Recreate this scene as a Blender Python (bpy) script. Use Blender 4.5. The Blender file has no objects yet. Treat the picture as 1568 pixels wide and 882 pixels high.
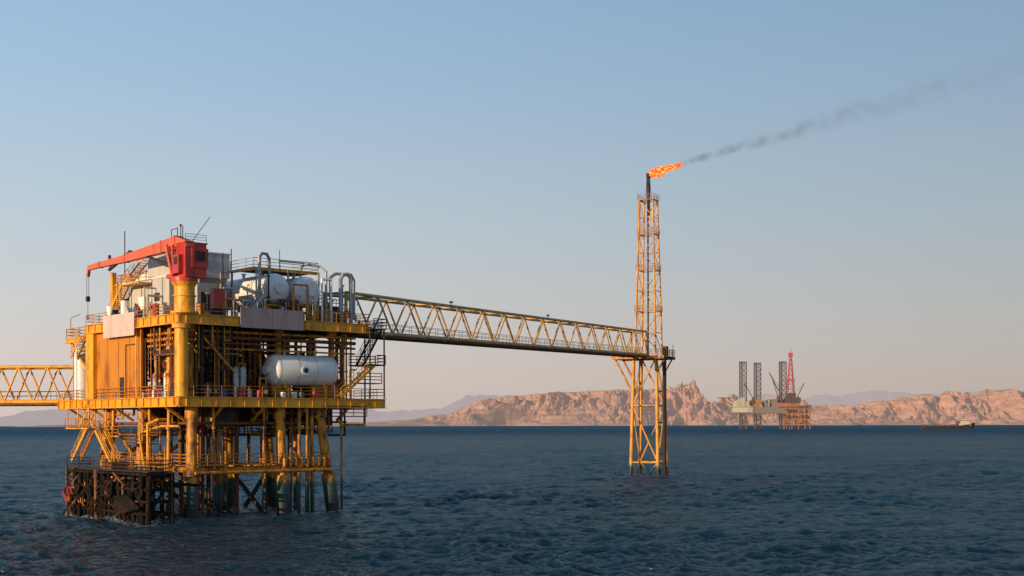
import bpy, math, random
import numpy as np
from mathutils import Vector, Matrix
random.seed(7); np.random.seed(7)
rad = math.radians
S = bpy.context.scene
S.view_settings.view_transform = 'Standard'
S.view_settings.look = 'None'
S.view_settings.exposure = 0

# ------------------------------------------------------------------ materials
def mat(name, c1, c2=None, scale=1.0, rough=.5, metal=0.0, lo=.48, hi=.66, zs=.4, bump=0.0, c3=None, zsplit=None):
    m = bpy.data.materials.new(name); m.use_nodes = True
    nt = m.node_tree; N = nt.nodes; L = nt.links
    b = N['Principled BSDF']
    b.inputs['Roughness'].default_value = rough
    b.inputs['Metallic'].default_value = metal
    c2 = c2 or tuple(x*.6 for x in c1)
    g = N.new('ShaderNodeNewGeometry')
    mp = N.new('ShaderNodeMapping'); mp.inputs['Scale'].default_value = (scale, scale, scale*zs)
    L.new(g.outputs['Position'], mp.inputs['Vector'])
    no = N.new('ShaderNodeTexNoise'); no.inputs['Detail'].default_value = 7; no.inputs['Roughness'].default_value = .65
    no.inputs['Scale'].default_value = 1.0
    L.new(mp.outputs[0], no.inputs['Vector'])
    r = N.new('ShaderNodeValToRGB')
    r.color_ramp.elements[0].position = lo; r.color_ramp.elements[0].color = (*c1, 1)
    r.color_ramp.elements[1].position = hi; r.color_ramp.elements[1].color = (*c2, 1)
    L.new(no.outputs['Fac'], r.inputs[0])
    out = r.outputs[0]
    if c3:
        sp = N.new('ShaderNodeSeparateXYZ'); L.new(g.outputs['Position'], sp.inputs[0])
        a = N.new('ShaderNodeMath'); a.operation = 'MULTIPLY_ADD'
        L.new(no.outputs['Fac'], a.inputs[0]); a.inputs[1].default_value = 2.0; L.new(sp.outputs[2], a.inputs[2])
        mr = N.new('ShaderNodeMapRange'); L.new(a.outputs[0], mr.inputs[0])
        mr.inputs[1].default_value = zsplit+.8; mr.inputs[2].default_value = zsplit+1.3
        mr.inputs[3].default_value = 1; mr.inputs[4].default_value = 0
        mr2 = N.new('ShaderNodeMapRange'); L.new(a.outputs[0], mr2.inputs[0])
        mr2.inputs[1].default_value = 1.9; mr2.inputs[2].default_value = 3.4
        mr2.inputs[3].default_value = 1; mr2.inputs[4].default_value = 0
        mx = N.new('ShaderNodeMixRGB'); L.new(mr.outputs[0], mx.inputs[0]); L.new(out, mx.inputs[1]); mx.inputs[2].default_value = (*c3, 1)
        my = N.new('ShaderNodeMixRGB'); L.new(mr2.outputs[0], my.inputs[0]); L.new(mx.outputs[0], my.inputs[1]); my.inputs[2].default_value = (.012, .014, .012, 1)
        out = my.outputs[0]
    L.new(out, b.inputs['Base Color'])
    if bump:
        bp = N.new('ShaderNodeBump'); bp.inputs['Strength'].default_value = bump; bp.inputs['Distance'].default_value = .1
        L.new(no.outputs['Fac'], bp.inputs['Height']); L.new(bp.outputs[0], b.inputs['Normal'])
    return m

YEL = mat('yellow_paint', (.80, .37, .012), (.34, .11, .015), 1.2, .45, lo=.47, hi=.70)
YEL2 = mat('yellow_paint_worn', (.64, .26, .012), (.18, .055, .014), 1.8, .55, lo=.42, hi=.64)
ORG = mat('orange_primer', (.52, .20, .010), (.30, .09, .01), .6, .6)
RUST = mat('rusty_steel', (.18, .062, .018), (.05, .024, .016), 1.5, .8)
DARK = mat('dark_steel', (.024, .019, .016), (.075, .034, .018), 1.2, .75)
JACK = mat('jacket_paint', (.68, .29, .015), (.15, .048, .014), 1.4, .55, lo=.43, hi=.61, c3=(.014, .062, .055), zsplit=3.4)
WHT = mat('white_paint', (.80, .78, .73), (.55, .46, .36), .8, .3, lo=.56, hi=.8)
GRY = mat('grey_panel', (.48, .47, .44), (.35, .33, .30), .6, .6)
PIPE = mat('galvanised_pipe', (.38, .40, .38), (.22, .21, .19), 1.5, .45, metal=.2)
RED = mat('red_paint', (.50, .04, .028), (.28, .03, .025), .9, .45)
RED2 = mat('faded_red_paint', (.62, .12, .055), (.46, .08, .045), .9, .5)
PURP = mat('shaded_screen_panel', (.36, .26, .27), (.26, .18, .20), .5, .7)  # darker panel copy, shade of the right face put into its colour
PINK = mat('lit_screen_panel', (.60, .47, .42), (.46, .34, .29), .5, .7)  # paler panel copy, sunlight on the left face put into its colour
RUB = mat('black_rubber', (.008, .007, .006), (.06, .026, .012), 2.2, .95, lo=.5, hi=.72)
RUB.node_tree.nodes['Principled BSDF'].inputs['Specular IOR Level'].default_value = .2
BLUE = mat('blue_paint', (.03, .12, .32), (.02, .08, .2), 2, .5)
BRIDGE = mat('bridge_paint', (.62, .38, .12), (.30, .14, .04), .7, .55, lo=.45, hi=.7)
TOWP = mat('tower_paint', (.70, .33, .03), (.30, .11, .02), .8, .5, lo=.46, hi=.66, c3=(.05, .22, .19), zsplit=1.6)

# ------------------------------------------------------------------ geometry helper
def empty(name, loc=(0, 0, 0), rz=0.0):
    e = bpy.data.objects.new(name, None); S.collection.objects.link(e)
    e.location = loc; e.rotation_euler = (0, 0, rz); e.empty_display_size = 1
    return e

class Bt:
    def __init__(s, name, m, parent=None):
        s.name, s.m, s.parent = name, m, parent
        s.v, s.f, s.sm = [], [], []
    def add(s, vs, fs, smooth=False):
        o = len(s.v); s.v += [tuple(x) for x in vs]
        s.f += [tuple(i+o for i in f) for f in fs]; s.sm += [smooth]*len(fs)
    def revolve(s, p, d, prof, n=12, smooth=True):
        p = Vector(p); d = Vector(d).normalized()
        u = d.orthogonal().normalized(); w = d.cross(u)
        vs, fs = [], []
        for t, r in prof:
            for i in range(n):
                a = 2*math.pi*i/n
                vs.append(p+d*t+(u*math.cos(a)+w*math.sin(a))*max(r, 1e-4))
        for j in range(len(prof)-1):
            for i in range(n):
                k = (i+1) % n
                fs.append((j*n+i, j*n+k, (j+1)*n+k, (j+1)*n+i))
        s.add(vs, fs, smooth)
    def tube(s, p, q, r, n=8, r2=None, cap=True):
        p, q = Vector(p), Vector(q); L = (q-p).length
        if L < 1e-5: return
        r2 = r if r2 is None else r2
        s.revolve(p, q-p, [(0, r), (L, r2)], n)
        if cap:
            d = (q-p).normalized(); u = d.orthogonal().normalized(); w = d.cross(u)
            for c, rr, sg in ((p, r, -1), (q, r2, 1)):
                vs = [c+(u*math.cos(2*math.pi*i/n)+w*math.sin(2*math.pi*i/n))*rr for i in range(n)]
                s.add(vs, [tuple(range(n)) if sg > 0 else tuple(range(n-1, -1, -1))])
    def ball(s, c, r, n=8):
        s.revolve(Vector(c)-Vector((0, 0, r)), (0, 0, 1), [(r-r*math.cos(math.pi*j/5), r*math.sin(math.pi*j/5)) for j in range(6)], n)
    def path(s, pts, r, n=8):
        for a, b in zip(pts, pts[1:]): s.tube(a, b, r, n)
        for c in pts[1:-1]: s.ball(c, r*1.02, n)
    def flange(s, c, d, r):
        d = Vector(d).normalized(); c = Vector(c)
        s.tube(c-d*.07, c+d*.07, r, 10)
    def vessel(s, p, q, r, n=28):
        p, q = Vector(p), Vector(q); L = (q-p).length; h = r*.42
        prof = [(-h*math.cos(a), r*math.sin(a)) for a in [math.pi/2*k/6 for k in range(7)]]
        prof += [(L+h*math.sin(a), r*math.cos(a)) for a in [math.pi/2*k/6 for k in range(7)]]
        s.revolve(p, q-p, prof, n)
    def box(s, x0, x1, y0, y1, z0, z1):
        vs = [(x, y, z) for x in (x0, x1) for y in (y0, y1) for z in (z0, z1)]
        s.add(vs, [(0, 1, 3, 2), (4, 6, 7, 5), (0, 4, 5, 1), (2, 3, 7, 6), (0, 2, 6, 4), (1, 5, 7, 3)])
    def beam(s, p, q, w, h):
        p, q = Vector(p), Vector(q); d = (q-p).normalized()
        up = Vector((0, 0, 1)) if abs(d.z) < .95 else Vector((0, 1, 0))
        u = d.cross(up).normalized()*w/2; k = u.cross(d).normalized()*h/2
        vs = [e+u*a+k*b for e in (p, q) for a, b in ((-1, -1), (1, -1), (1, 1), (-1, 1))]
        s.add(vs, [(3, 2, 1, 0), (4, 5, 6, 7), (0, 1, 5, 4), (1, 2, 6, 5), (2, 3, 7, 6), (3, 0, 4, 7)])
    def ibeam(s, p, q, w, h):
        p, q = Vector(p), Vector(q); z = Vector((0, 0, h/2-.04))
        s.beam(p, q, w*.25, h-.18); s.beam(p+z, q+z, w, .08); s.beam(p-z, q-z, w, .08)
    def rail(s, pts, h=1.1, r=.035, sp=1.6, mid=2):
        for a, b in zip(pts, pts[1:]):
            a, b = Vector(a), Vector(b); n = max(1, round((b-a).length/sp))
            for i in range(n+1):
                c = a.lerp(b, i/n); s.tube(c, c+Vector((0, 0, h)), r, 5, cap=False)
            for k in range(mid+1):
                z = Vector((0, 0, h*(1-k/(mid+1)))); s.tube(a+z, b+z, r, 5, cap=False)
    def stair(s, p, q, w=1.0):
        p, q = Vector(p), Vector(q); d = q-p; hd = Vector((d.x, d.y, 0)).normalized(); sd = Vector((-hd.y, hd.x, 0))*w/2
        for sg in (-1, 1):
            s.beam(p+sd*sg, q+sd*sg, .08, .3)
            for k in (.55, 1.05): s.tube(p+sd*sg+Vector((0, 0, k)), q+sd*sg+Vector((0, 0, k)), .035, 5)
            for k in range(5):
                c = p.lerp(q, k/4)+sd*sg; s.tube(c, c+Vector((0, 0, 1.05)), .035, 5)
        n = int(abs(d.z)/.22)
        for i in range(1, n):
            c = p.lerp(q, i/n); s.beam(c-sd*.96, c+sd*.96, .26, .04)
    def torus(s, c, ax, R, r, n=16, m=8):
        c = Vector(c); ax = Vector(ax).normalized(); u = ax.orthogonal().normalized(); w = ax.cross(u)
        vs, fs = [], []
        for i in range(n):
            a = 2*math.pi*i/n; e = u*math.cos(a)+w*math.sin(a)
            for j in range(m):
                b = 2*math.pi*j/m; vs.append(c+e*(R+r*math.cos(b))+ax*r*math.sin(b))
        for i in range(n):
            for j in range(m):
                fs.append((i*m+j, ((i+1) % n)*m+j, ((i+1) % n)*m+(j+1) % m, i*m+(j+1) % m))
        s.add(vs, fs, True)
    def done(s):
        if not s.v: return None
        me = bpy.data.meshes.new(s.name); me.from_pydata(s.v, [], s.f)
        me.polygons.foreach_set('use_smooth', s.sm); me.materials.append(s.m); me.update()
        o = bpy.data.objects.new(s.name, me); S.collection.objects.link(o)
        if s.parent: o.parent = s.parent
        return o

# ================================================================== MAIN PLATFORM
PX, PY, PA = -34.1, 134.0, rad(42)
P = empty('offshore_oil_platform', (PX, PY, 0), PA)
jk = Bt('jacket', JACK, P); yl = Bt('deck_steel', YEL, P); yw = Bt('worn_piping', YEL2, P)
og = Bt('orange_wall', ORG, P); ru = Bt('rusty_piping', RUST, P); dk = Bt('dark_equipment', DARK, P)
wh = Bt('white_equipment', WHT, P); gp = Bt('grey_piping', PIPE, P); gr = Bt('deck_house', GRY, P)
rb = Bt('boat_landing', RUB, P); rl = Bt('handrails', YEL2, P); rd = Bt('red_equipment', RED, P); bl = Bt('blue_equipment', BLUE, P)
pp = Bt('wind_screen', PURP, P); pk = Bt('lit_wind_screen', PINK, P)

# --- jacket legs (top at deck, bottom below the sea, battered)
legs = {}
for key, (t, b) in {'A1': ((2, 1.2), (1.7, .8)), 'A2': ((12.6, 1.2), (13.1, .8)), 'A3': ((17.8, 1.2), (19.9, .6)),
                    'B1': ((2, 12), (1.8, 13.5)), 'B2': ((12.6, 12), (13.2, 13.5)), 'B3': ((17.6, 12), (19.8, 13.7)),
                    'C1': ((2, 20.5), (1.4, 23)), 'C2': ((12.6, 20.5), (13.2, 23))}.items():
    T = Vector((*t, 11.6)); B0 = Vector((*b, -4)); legs[key] = (T, B0)
    jk.tube(B0, T, .55, 16)
    m1 = B0.lerp(T, (4.2+4)/15.6); jk.tube(B0, m1, .80, 16)
    jk.tube(T-Vector((0, 0, 1.2)), T, .72, 16)
def LZ(k, z):
    T, B0 = legs[k]; return B0.lerp(T, (z+4)/15.6)
rows = [('A1', 'A2'), ('A2', 'A3'), ('B1', 'B2'), ('B2', 'B3'), ('A1', 'B1'), ('A2', 'B2'), ('A3', 'B3'), ('B1', 'C1'), ('B2', 'C2'), ('C1', 'C2')]
for a, b in rows:
    jk.tube(LZ(a, 5.0), LZ(b, 5.0), .3, 10)
    ru.tube(LZ(a, 9.9), LZ(b, 9.9), .16, 8)
for a, b in [('B1', 'B2'), ('C1', 'C2'), ('B1', 'C1')]:
    jk.tube(LZ(a, 5.0), LZ(b, 10.8), .22, 8)
for a, b in [('A2', 'B2'), ('B2', 'C2'), ('B2', 'B3'), ('A2', 'B1')]:
    jk.tube(LZ(a, -3), LZ(b, 4.8), .28, 10)
jk.tube(LZ('B1', 4.8), LZ('B2', -3), .28, 10)
# walkway at z 5.4 all around
for a, b in [('A1', 'A2'), ('A2', 'A3'), ('A1', 'B1'), ('B1', 'C1'), ('B1', 'B2')]:
    p, q = LZ(a, 5.5), LZ(b, 5.5)
    yw.beam(p, q, 1.1, .12); d = (q-p).normalized(); s = Vector((-d.y, d.x, 0))*.55
    rl.rail([p+s, q+s]); rl.rail([p-s, q-s])
    for i in range(int((q-p).length/1.1)):
        c = p+d*(i*1.1+.5); ru.beam(c-s*1.1, c+s*1.1, .12, .2)
# row of fat pipe stubs on the walkway (seen right)
for i in range(9):
    c = LZ('A2', 5.6).lerp(LZ('A3', 5.6), i/8)+Vector((0, -.6, -.4)); yw.tube(c, c+Vector((0, 0, .9)), .2, 8)
yw.tube(LZ('A1', 4.7)+Vector((0, -.8, 0)), LZ('A3', 4.7)+Vector((0, -.8, 0)), .2, 8)
# conductors and risers
for i in range(3):
    for j in range(3):
        a, b = 5+i*2.1, 4.5+j*2.4
        (jk if (i+j) % 2 else ru).tube((a, b, -4), (a, b, 12.2), .25, 10)
for a, b, r in [(14.8, .6, .2), (15.7, .4, .14), (16.6, .9, .22), (15.3, 3, .2), (21.5, 2.2, .12), (18.4, 7, .25), (10.5, .9, .1), (4.3, .8, .14), (.9, 4, .2), (.9, 8.4, .22), (.9, 10, .15), (.8, 17, .2),
                (17.2, 2.6, .2), (11.8, 3, .18), (9.2, 8, .18)]:
    jk.tube((a+random.uniform(-.3, .3), b, -4), (a, b, 12), r, 8)
    for z in (5.2, 9.4): jk.tube((a, b, z-.12), (a, b, z+.12), r*1.8, 8)
# hanging clutter below the cellar deck
for i in range(85):
    a, b = random.uniform(1, 22), random.uniform(.8, 20); z = random.uniform(8.4, 11.2)
    m = random.choice([yw, ru, dk, dk, jk]); r = random.uniform(.05, .15)
    if random.random() < .5:
        L = random.uniform(2, 7); pts = [(a, b, 11.8), (a, b, z), (min(a+L, 24), b, z)]
        if random.random() < .5: pts.append((min(a+L, 24), b, 11.8))
    else:
        L = random.uniform(2, 7); pts = [(a, b, 11.8), (a, b, z), (a, min(b+L, 22), z)]
        if random.random() < .6: pts.append((a, min(b+L, 22), random.choice([5.2, 11.8])))
    m.path(pts, r, 7)
for a, b, L in [(5, 2, 3), (9, 6, 4), (14, 3, 3), (4, 12, 4), (7.5, 15, 5), (15, 12, 5), (19, 4, 2.5)]:
    dk.box(a, a+L, b, b+2.4, 9.6, 11.5); dk.rail([(a, b, 9.6), (a+L, b, 9.6)], -.9)
# sub-cellar access platform with stairs on the left side
yw.box(.2, 3.2, 14.5, 19.5, 8.4, 8.55); rl.rail([(3.2, 14.5, 8.5), (.2, 14.5, 8.5), (.2, 19.5, 8.5), (3.2, 19.5, 8.5)])
yl.stair((-.4, 14.0, 5.4), (-.4, 19.5, 10.4), 1.0); yl.stair((-1.2, 22.5, 5.6), (-1.2, 18.5, 9.3), 1.1)
yl.box(-1.8, .6, 18, 24, 9.3, 9.42); rl.rail([(-1.8, 18, 9.4), (-1.8, 24, 9.4), (.6, 24, 9.4)])
yl.stair((.2, 24, 9.4), (.2, 20, 12.4), 1.0)
for b in (18.1, 21, 23.9): yl.tube((-1.6, b, 9.3), (-1.6, b, 11.7), .08, 6); yl.tube((.4, b, 9.3), (.4, b, 11.7), .08, 6)
yl.path([(1, 6.5, 5.5), (-.3, 6.5, 5.5), (-.3, 6.5, 9.8), (-.3, 4.2, 10.3), (1, 4.2, 10.3)], .15)
yl.path([(1, 9.5, 4), (.2, 9.5, 8.8), (.2, 4.5, 9.6), (1.5, 3.0, 9.6)], .14)
# intermediate little stages on the left face
for b0, b1, z in ((4.5, 8.5, 8.6), (9.5, 12.5, 7.6)):
    ru.box(-.2, 2.4, b0, b1, z, z+.1); rl.rail([(2.4, b0, z), (-.2, b0, z), (-.2, b1, z), (2.4, b1, z)])

# --- decks
def deck(a0, a1, b0, b1, zb, zt, sp=2.6):
    m = (zb+zt)/2; h = zt-zb-.1
    for q in [((a0, b0), (a1, b0)), ((a0, b0), (a0, b1)), ((a1, b0), (a1, b1)), ((a0, b1), (a1, b1))]:
        yl.ibeam((*q[0], m), (*q[1], m), .5, h)
    n = int((a1-a0)/sp)
    for i in range(1, n): ru.beam((a0+(a1-a0)*i/n, b0+.1, m), (a0+(a1-a0)*i/n, b1-.1, m), .22, h*.85)
    n = int((b1-b0)/sp)
    for i in range(1, n): dk.beam((a0+.1, b0+(b1-b0)*i/n, m-.03), (a1-.1, b0+(b1-b0)*i/n, m-.03), .22, h*.8)
    dk.box(a0+.05, a1-.05, b0+.05, b1-.05, zt-.08, zt-.02)
    # web stiffeners
    k = a0+.8
    while k < a1: yl.box(k-.04, k+.04, b0-.22, b0+.22, zb+.12, zt-.12); k += 1.7
    k = b0+.8
    while k < b1: yl.box(a0-.22, a0+.22, k-.04, k+.04, zb+.12, zt-.12); k += 1.7
deck(-.2, 25.9, -.2, 29.6, 11.55, 12.7)
deck(-.2, 23.6, -.2, 22, 20.1, 21.25)
rl.rail([(25.9, 6, 12.7), (25.9, -.2, 12.7), (1.5, -.2, 12.7)]); rl.rail([(-.2, 2, 12.7), (-.2, 29.6, 12.7), (5, 29.6, 12.7)])
rl.rail([(23.6, 8, 21.25), (23.6, -.2, 21.25), (14.8, -.2, 21.25)]); rl.rail([(6.6, -.2, 21.25), (1.8, -.2, 21.25)]); rl.rail([(-.2, 1.5, 21.25), (-.2, 9, 21.25)]); rl.rail([(-.2, 16.6, 21.25), (-.2, 22, 21.25), (6, 22, 21.25)])
# corner brackets of cellar deck (diagonal yellow gusset)
for b in (3, 9, 15, 21, 27): yl.beam((2.2, b, 10.2), (-.1, b, 11.7), .25, .25)
for a in (5, 10, 15.5, 21): yl.beam((a, 2.4, 10.2), (a, .0, 11.7), .25, .25)

# --- columns between decks
for a in (2, 12.6, 19.6):
    for b in (1.4, 12, 20.5):
        yw.tube((a, b, 12.6), (a, b, 20.2), .36, 12); yw.tube((a, b, 19.4), (a, b, 20.2), .5, 12, .65)
yl.tube((.45, .45, 12.6), (.45, .45, 20.2), .68, 20)          # crane column
yl.tube((.45, .45, 19.7), (.45, .45, 20.15), .95, 20)
for z in (14.2, 16.6): yl.flange((.45, .45, z), (0, 0, 1), .74)
for a, b, c, d in [(12.6, 12, 19.6, 12), (2, 12, 12.6, 12)]:
    ru.tube((a, b, 12.9), ((a+c)/2, (b+d)/2, 20), .2, 8); ru.tube((c, d, 12.9), ((a+c)/2, (b+d)/2, 20), .2, 8)
yw.tube((3.0, .5, 18.9), (6.6, .5, 15.4), .13, 8)
# interior bulkheads (dark)
dk.box(4, 17.5, 13, 13.2, 12.7, 20.1); dk.box(9, 9.2, 5, 13, 12.7, 20.1); ru.box(4.5, 8.8, 9.6, 9.8, 12.7, 17.5); dk.box(3.2, 3.4, 3, 12, 12.7, 16.2)
dk.box(9.2, 12, 6.5, 6.7, 12.7, 18.6); ru.box(12.2, 17.2, 7, 9.5, 12.7, 15.8); dk.box(4.2, 8.4, 4.4, 6.8, 12.7, 14.9)
for i in range(26):
    a, b = random.uniform(3, 21), random.uniform(3.4, 12); w = random.uniform(.6, 2); z = random.choice([12.7, 12.7, 16.4, 17.6])
    (dk if i % 3 else ru).box(a, a+w, b, b+random.uniform(.6, 1.6), z, z+random.uniform(.8, 2.4))
dk.box(3, 22, 3, 11, 16.3, 16.4); ru.rail([(3, 3, 16.4), (22, 3, 16.4)], r=.04)
# orange wall on the left side
og.box(.15, .4, 8.9, 19.9, 12.7, 20.1); yl.box(-.3, 1.3, 19.9, 21.9, 12.7, 20.4)
for b in (11.6, 14.4, 17.1): og.box(.1, .15, b-.05, b+.05, 12.75, 20.05)
dk.box(.095, .15, 13, 14.0, 12.8, 15)   # door
yl.tube((-.15, 9.4, 12.7), (-.15, 9.4, 20), .1, 8); ru.path([(.0, 12.3, 12.7), (.0, 12.3, 18.5), (.0, 9.8, 18.5)], .06, 6)
# process piping between decks
def valve(bt, c, r):
    c = Vector(c); bt.ball(c, r*1.7, 8); bt.flange(c+Vector((0, 0, r*1.8)), (0, 0, 1), r*1.7); bt.flange(c-Vector((0, 0, r*1.8)), (0, 0, 1), r*1.7)
    h = c+Vector((-.3, -.3, 0)); bt.tube(c, h, .04, 5); rd.torus(h, (1, 1, 0), r*1.3, .03, 10, 5)
for i in range(170):
    near = random.random()
    if near < .38: a, b = random.uniform(.3, 22.5), random.uniform(.3, 2.5)
    elif near < .62: a, b = random.uniform(.3, 2.5), random.uniform(.5, 8.6)
    else: a, b = random.uniform(2, 20), random.uniform(2, 20)
    if 10.6 < a < 20 and b < 3.6: b = random.uniform(3.8, 6)
    m = random.choice([yw, yw, yl, ru, ru, dk, dk]); r = random.choice([.05, .07, .1, .14, .2])
    if random.random() < .45:
        m.tube((a, b, 12.7), (a, b, 20.1), r, 8)
        for k in range(2): m.flange((a, b, random.uniform(13.4, 19)), (0, 0, 1), r*1.8)
        if random.random() < .4: valve(m, (a, b, random.uniform(13.8, 16.5)), r)
    else:
        z = random.uniform(13.2, 19.6); L = random.uniform(1.5, 6); z2 = random.choice([12.7, 20.1])
        if 9 < a+L and b < 3.6: L = .8
        if random.random() < .5: m.path([(a, b, z2), (a, b, z), (min(a+L, 23.2), b, z), (min(a+L, 23.2), b, random.choice([12.7, 20.1, z]))], r, 7)
        else: m.path([(a, b, z2), (a, b, z), (a, b+L, z), (a, b+L, random.choice([12.7, 20.1]))], r, 7)
# christmas-tree like wellhead stacks on the left side
for i, b in enumerate([1.9, 3.1, 4.3, 5.5, 6.7, 7.9]):
    a = 1.1+.5*(i % 2)
    yl.tube((a, b, 12.7), (a, b, 17.3+.5*(i % 3)), .22, 10); yl.tube((a, b, 12.7), (a, b, 13.6), .4, 12)
    for z in (14.1, 15.3, 16.5): yl.flange((a, b, z), (0, 0, 1), .4)
    yw.path([(a, b, 15.8), (a, b+.5, 15.8), (a, b+.5, 18.8), (a, b+.1, 19.4)], .12)
    rd.torus((a-.55, b, 15), (1, 0, 0), .22, .04, 12, 5); yl.tube((a, b, 15), (a-.5, b, 15), .08, 6)
    (gp if i % 2 else wh).tube((a-.3, b+.35, 12.7), (a-.3, b+.35, 15.2), .13, 8)
# cellar pipe racks lengthwise
for z, r in ((19.6, .16), (19.0, .2), (18.4, .12), (17.8, .1)):
    random.choice([yw, ru]).tube((.8, .9, z), (22.5, .9, z), r, 8); random.choice([yw, dk]).tube((.9, .5, z-.2), (.9, 8.7, z-.2), r, 8)
# vertical grey heat exchanger / small vessels, right face
for a in (7.0, 7.9): gp.tube((a, .9, 12.7), (a, .9, 15.6), .36, 14); gp.ball((a, .9, 15.6), .36, 10); gp.flange((a, .9, 15.0), (0, 0, 1), .45)
for k, (a, b) in enumerate([(3.4, .8), (4.4, 1), (10.2, .7)]):
    ru.box(a, a+.7, b, b+.7, 12.7, 14.2); wh.tube((a+.3, b-.1, 13.3), (a+.3, b-.2, 13.3), .25, 10)
# drums, boxes, hoses on the cellar deck (blue, red, white)
for i in range(30):
    if i < 18: a, b = random.uniform(.3, .9), random.uniform(1.5, 18.8)
    else: a, b = random.uniform(2.5, 23), random.uniform(.2, .6)
    m = random.choice([bl, rd, wh, gp, rd, bl]); h = random.uniform(.5, .95)
    if random.random() < .6: m.tube((a, b, 12.7), (a, b, 12.7+h), .3, 12); m.flange((a, b, 12.7+h*.5), (0, 0, 1), .32)
    else: m.box(a-.3, a+.3, b-.25, b+.25, 12.7, 12.7+h); m.box(a-.33, a+.33, b-.28, b+.28, 12.7+h, 12.75+h)
# stair tower at the right end
yl.stair((19.6, -.0, 12.8), (24.4, -.0, 16.6), 1.0)
dk.box(23.4, 25.7, -.6, 3.4, 16.5, 16.65); dk.rail([(23.4, 3.4, 16.6), (25.7, 3.4, 16.6), (25.7, -.6, 16.6), (24.6, -.6, 16.6)], r=.05)
dk.stair((24.8, 3.2, 16.6), (24.8, -.4, 20.6), 1.0)
dk.box(23.4, 25.7, -.8, 4, 20.6, 20.75); dk.rail([(23.9, -.8, 20.75), (25.7, -.8, 20.75), (25.7, 4, 20.75)], r=.05)
for a, b in ((23.6, -.5), (25.6, -.5), (25.6, 3.3), (23.6, 3.3)): dk.tube((a, b, 12.7), (a, b, 20.7), .1, 6)
dk.box(22, 25.4, -.3, 1.2, 14.4, 14.5); dk.rail([(22, -.3, 14.5), (25.4, -.3, 14.5)], r=.05)
# small lower hanging stage at the right end
dk.box(17.5, 23, -.7, 1, 10.6, 10.7); dk.rail([(17.5, -.7, 10.7), (23, -.7, 10.7)], r=.05)
for a in (17.6, 20, 22.9): dk.tube((a, -.6, 10.6), (a, -.1, 12), .05, 6)

# --- wind screens on the upper deck edges
pp.box(6.8, 10.68, -.56, -.48, 20.05, 22.2); pp.box(10.72, 14.6, -.56, -.48, 20.05, 22.2)
dk.box(6.7, 14.7, -.48, -.42, 20.0, 20.2)
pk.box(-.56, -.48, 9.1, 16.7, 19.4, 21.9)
for a in (7.5, 10.7, 14): yw.beam((a, -.4, 20), (a, -.4, 22.2), .12, .12)

# --- upper deck house
gr.box(3, 10, 8, 21, 21.3, 25.9); gr.box(3.3, 9.5, 6.4, 13.6, 25.92, 28.6)
wh.box(2.9, 10.1, 7.9, 21.1, 25.9, 26.02); wh.box(3.2, 9.6, 6.3, 13.7, 28.6, 28.72)
for b in (9.5, 12, 14.5, 17, 19.5): dk.box(2.95, 3, b-.03, b+.03, 21.4, 25.85)
dk.box(2.94, 3, 15.2, 16.2, 21.4, 23.5); dk.box(2.94, 3, 17.6, 18.8, 23.2, 24.2); dk.box(2.94, 3, 10.2, 11.4, 23.4, 24.3); wh.box(2.3, 3, 12.6, 14.0, 22.6, 24.0)
rl.rail([(3.2, 13.8, 26), (3.2, 21, 26), (9.8, 21, 26)], r=.045)
yl.stair((2.0, 21, 21.4), (2.0, 16.5, 25.6), .9); yl.stair((3.6, 19.5, 26), (3.6, 14.4, 28.5), .9)
yl.box(1.4, 3, 12, 16.5, 25.4, 25.52); rl.rail([(1.4, 12, 25.5), (1.4, 16.5, 25.5)])
yl.beam((2.8, 21.3, 21.3), (2.8, 21.3, 27.4), .5, .6); yl.beam((2.6, 19.8, 21.3), (2.6, 19.8, 26.2), .2, .2)
wh.box(4, 6, 15, 18, 26.02, 27.2)
wh.tube((1.2, 15, 21.3), (1.2, 15, 23.6), .45, 12); wh.tube((1.2, 18.5, 21.3), (1.2, 18.5, 23.2), .5, 12)
gp.path([(1.2, 9.5, 21.3), (1.2, 9.5, 23.8), (2.9, 9.5, 23.8)], .12); gp.path([(1.6, 11, 21.3), (1.6, 11, 24.8), (2.9, 11, 24.8)], .09)
for a, b, m in [(1, 6.8, rd), (1.3, 8, gr), (1.2, 11.8, bl), (1, 13.3, gr), (.9, 5, gr), (1.1, 17, dk)]:
    m.box(a-.4, a+.4, b-.4, b+.4, 21.3, 22.4); m.box(a-.43, a+.2, b-.2, b+.2, 22.4, 22.7)
# left side upper stage with boom rest
yw.box(-.2, 3, 22.2, 27.4, 19.8, 19.95); rl.rail([(-.2, 22.2, 19.95), (-.2, 27.4, 19.95), (3, 27.4, 19.95)], r=.05)
yl.ibeam((-.3, 22, 19.6), (-.3, 27.4, 19.6), .3, .5); yl.beam((.2, 27, 19.5), (.2, 22, 15.6), .2, .3)
yl.stair((-.4, 24.8, 17.6), (-.4, 22.3, 19.8), .8); gp.tube((-.1, 26.5, 20), (-.1, 26.5, 22.3), .07, 6); gp.tube((-.1, 26.5, 22.3), (.9, 26.0, 22.8), .05, 6)
# vertical white tank on the cellar deck at left
wt = Bt('vertical_tank', WHT, P); wt.tube((.9, 25.3, 12.7), (.9, 25.3, 18.6), 1.0, 24)
wt.revolve((.9, 25.3, 18.6), (0, 0, 1), [(0, 1.0), (.25, .85), (.45, .5), (.5, 0)], 24); wt.done()
gp.path([(-.2, 25.0, 18.3), (-.45, 24.9, 18.3), (-.45, 24.9, 12.8)], .06)

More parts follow.
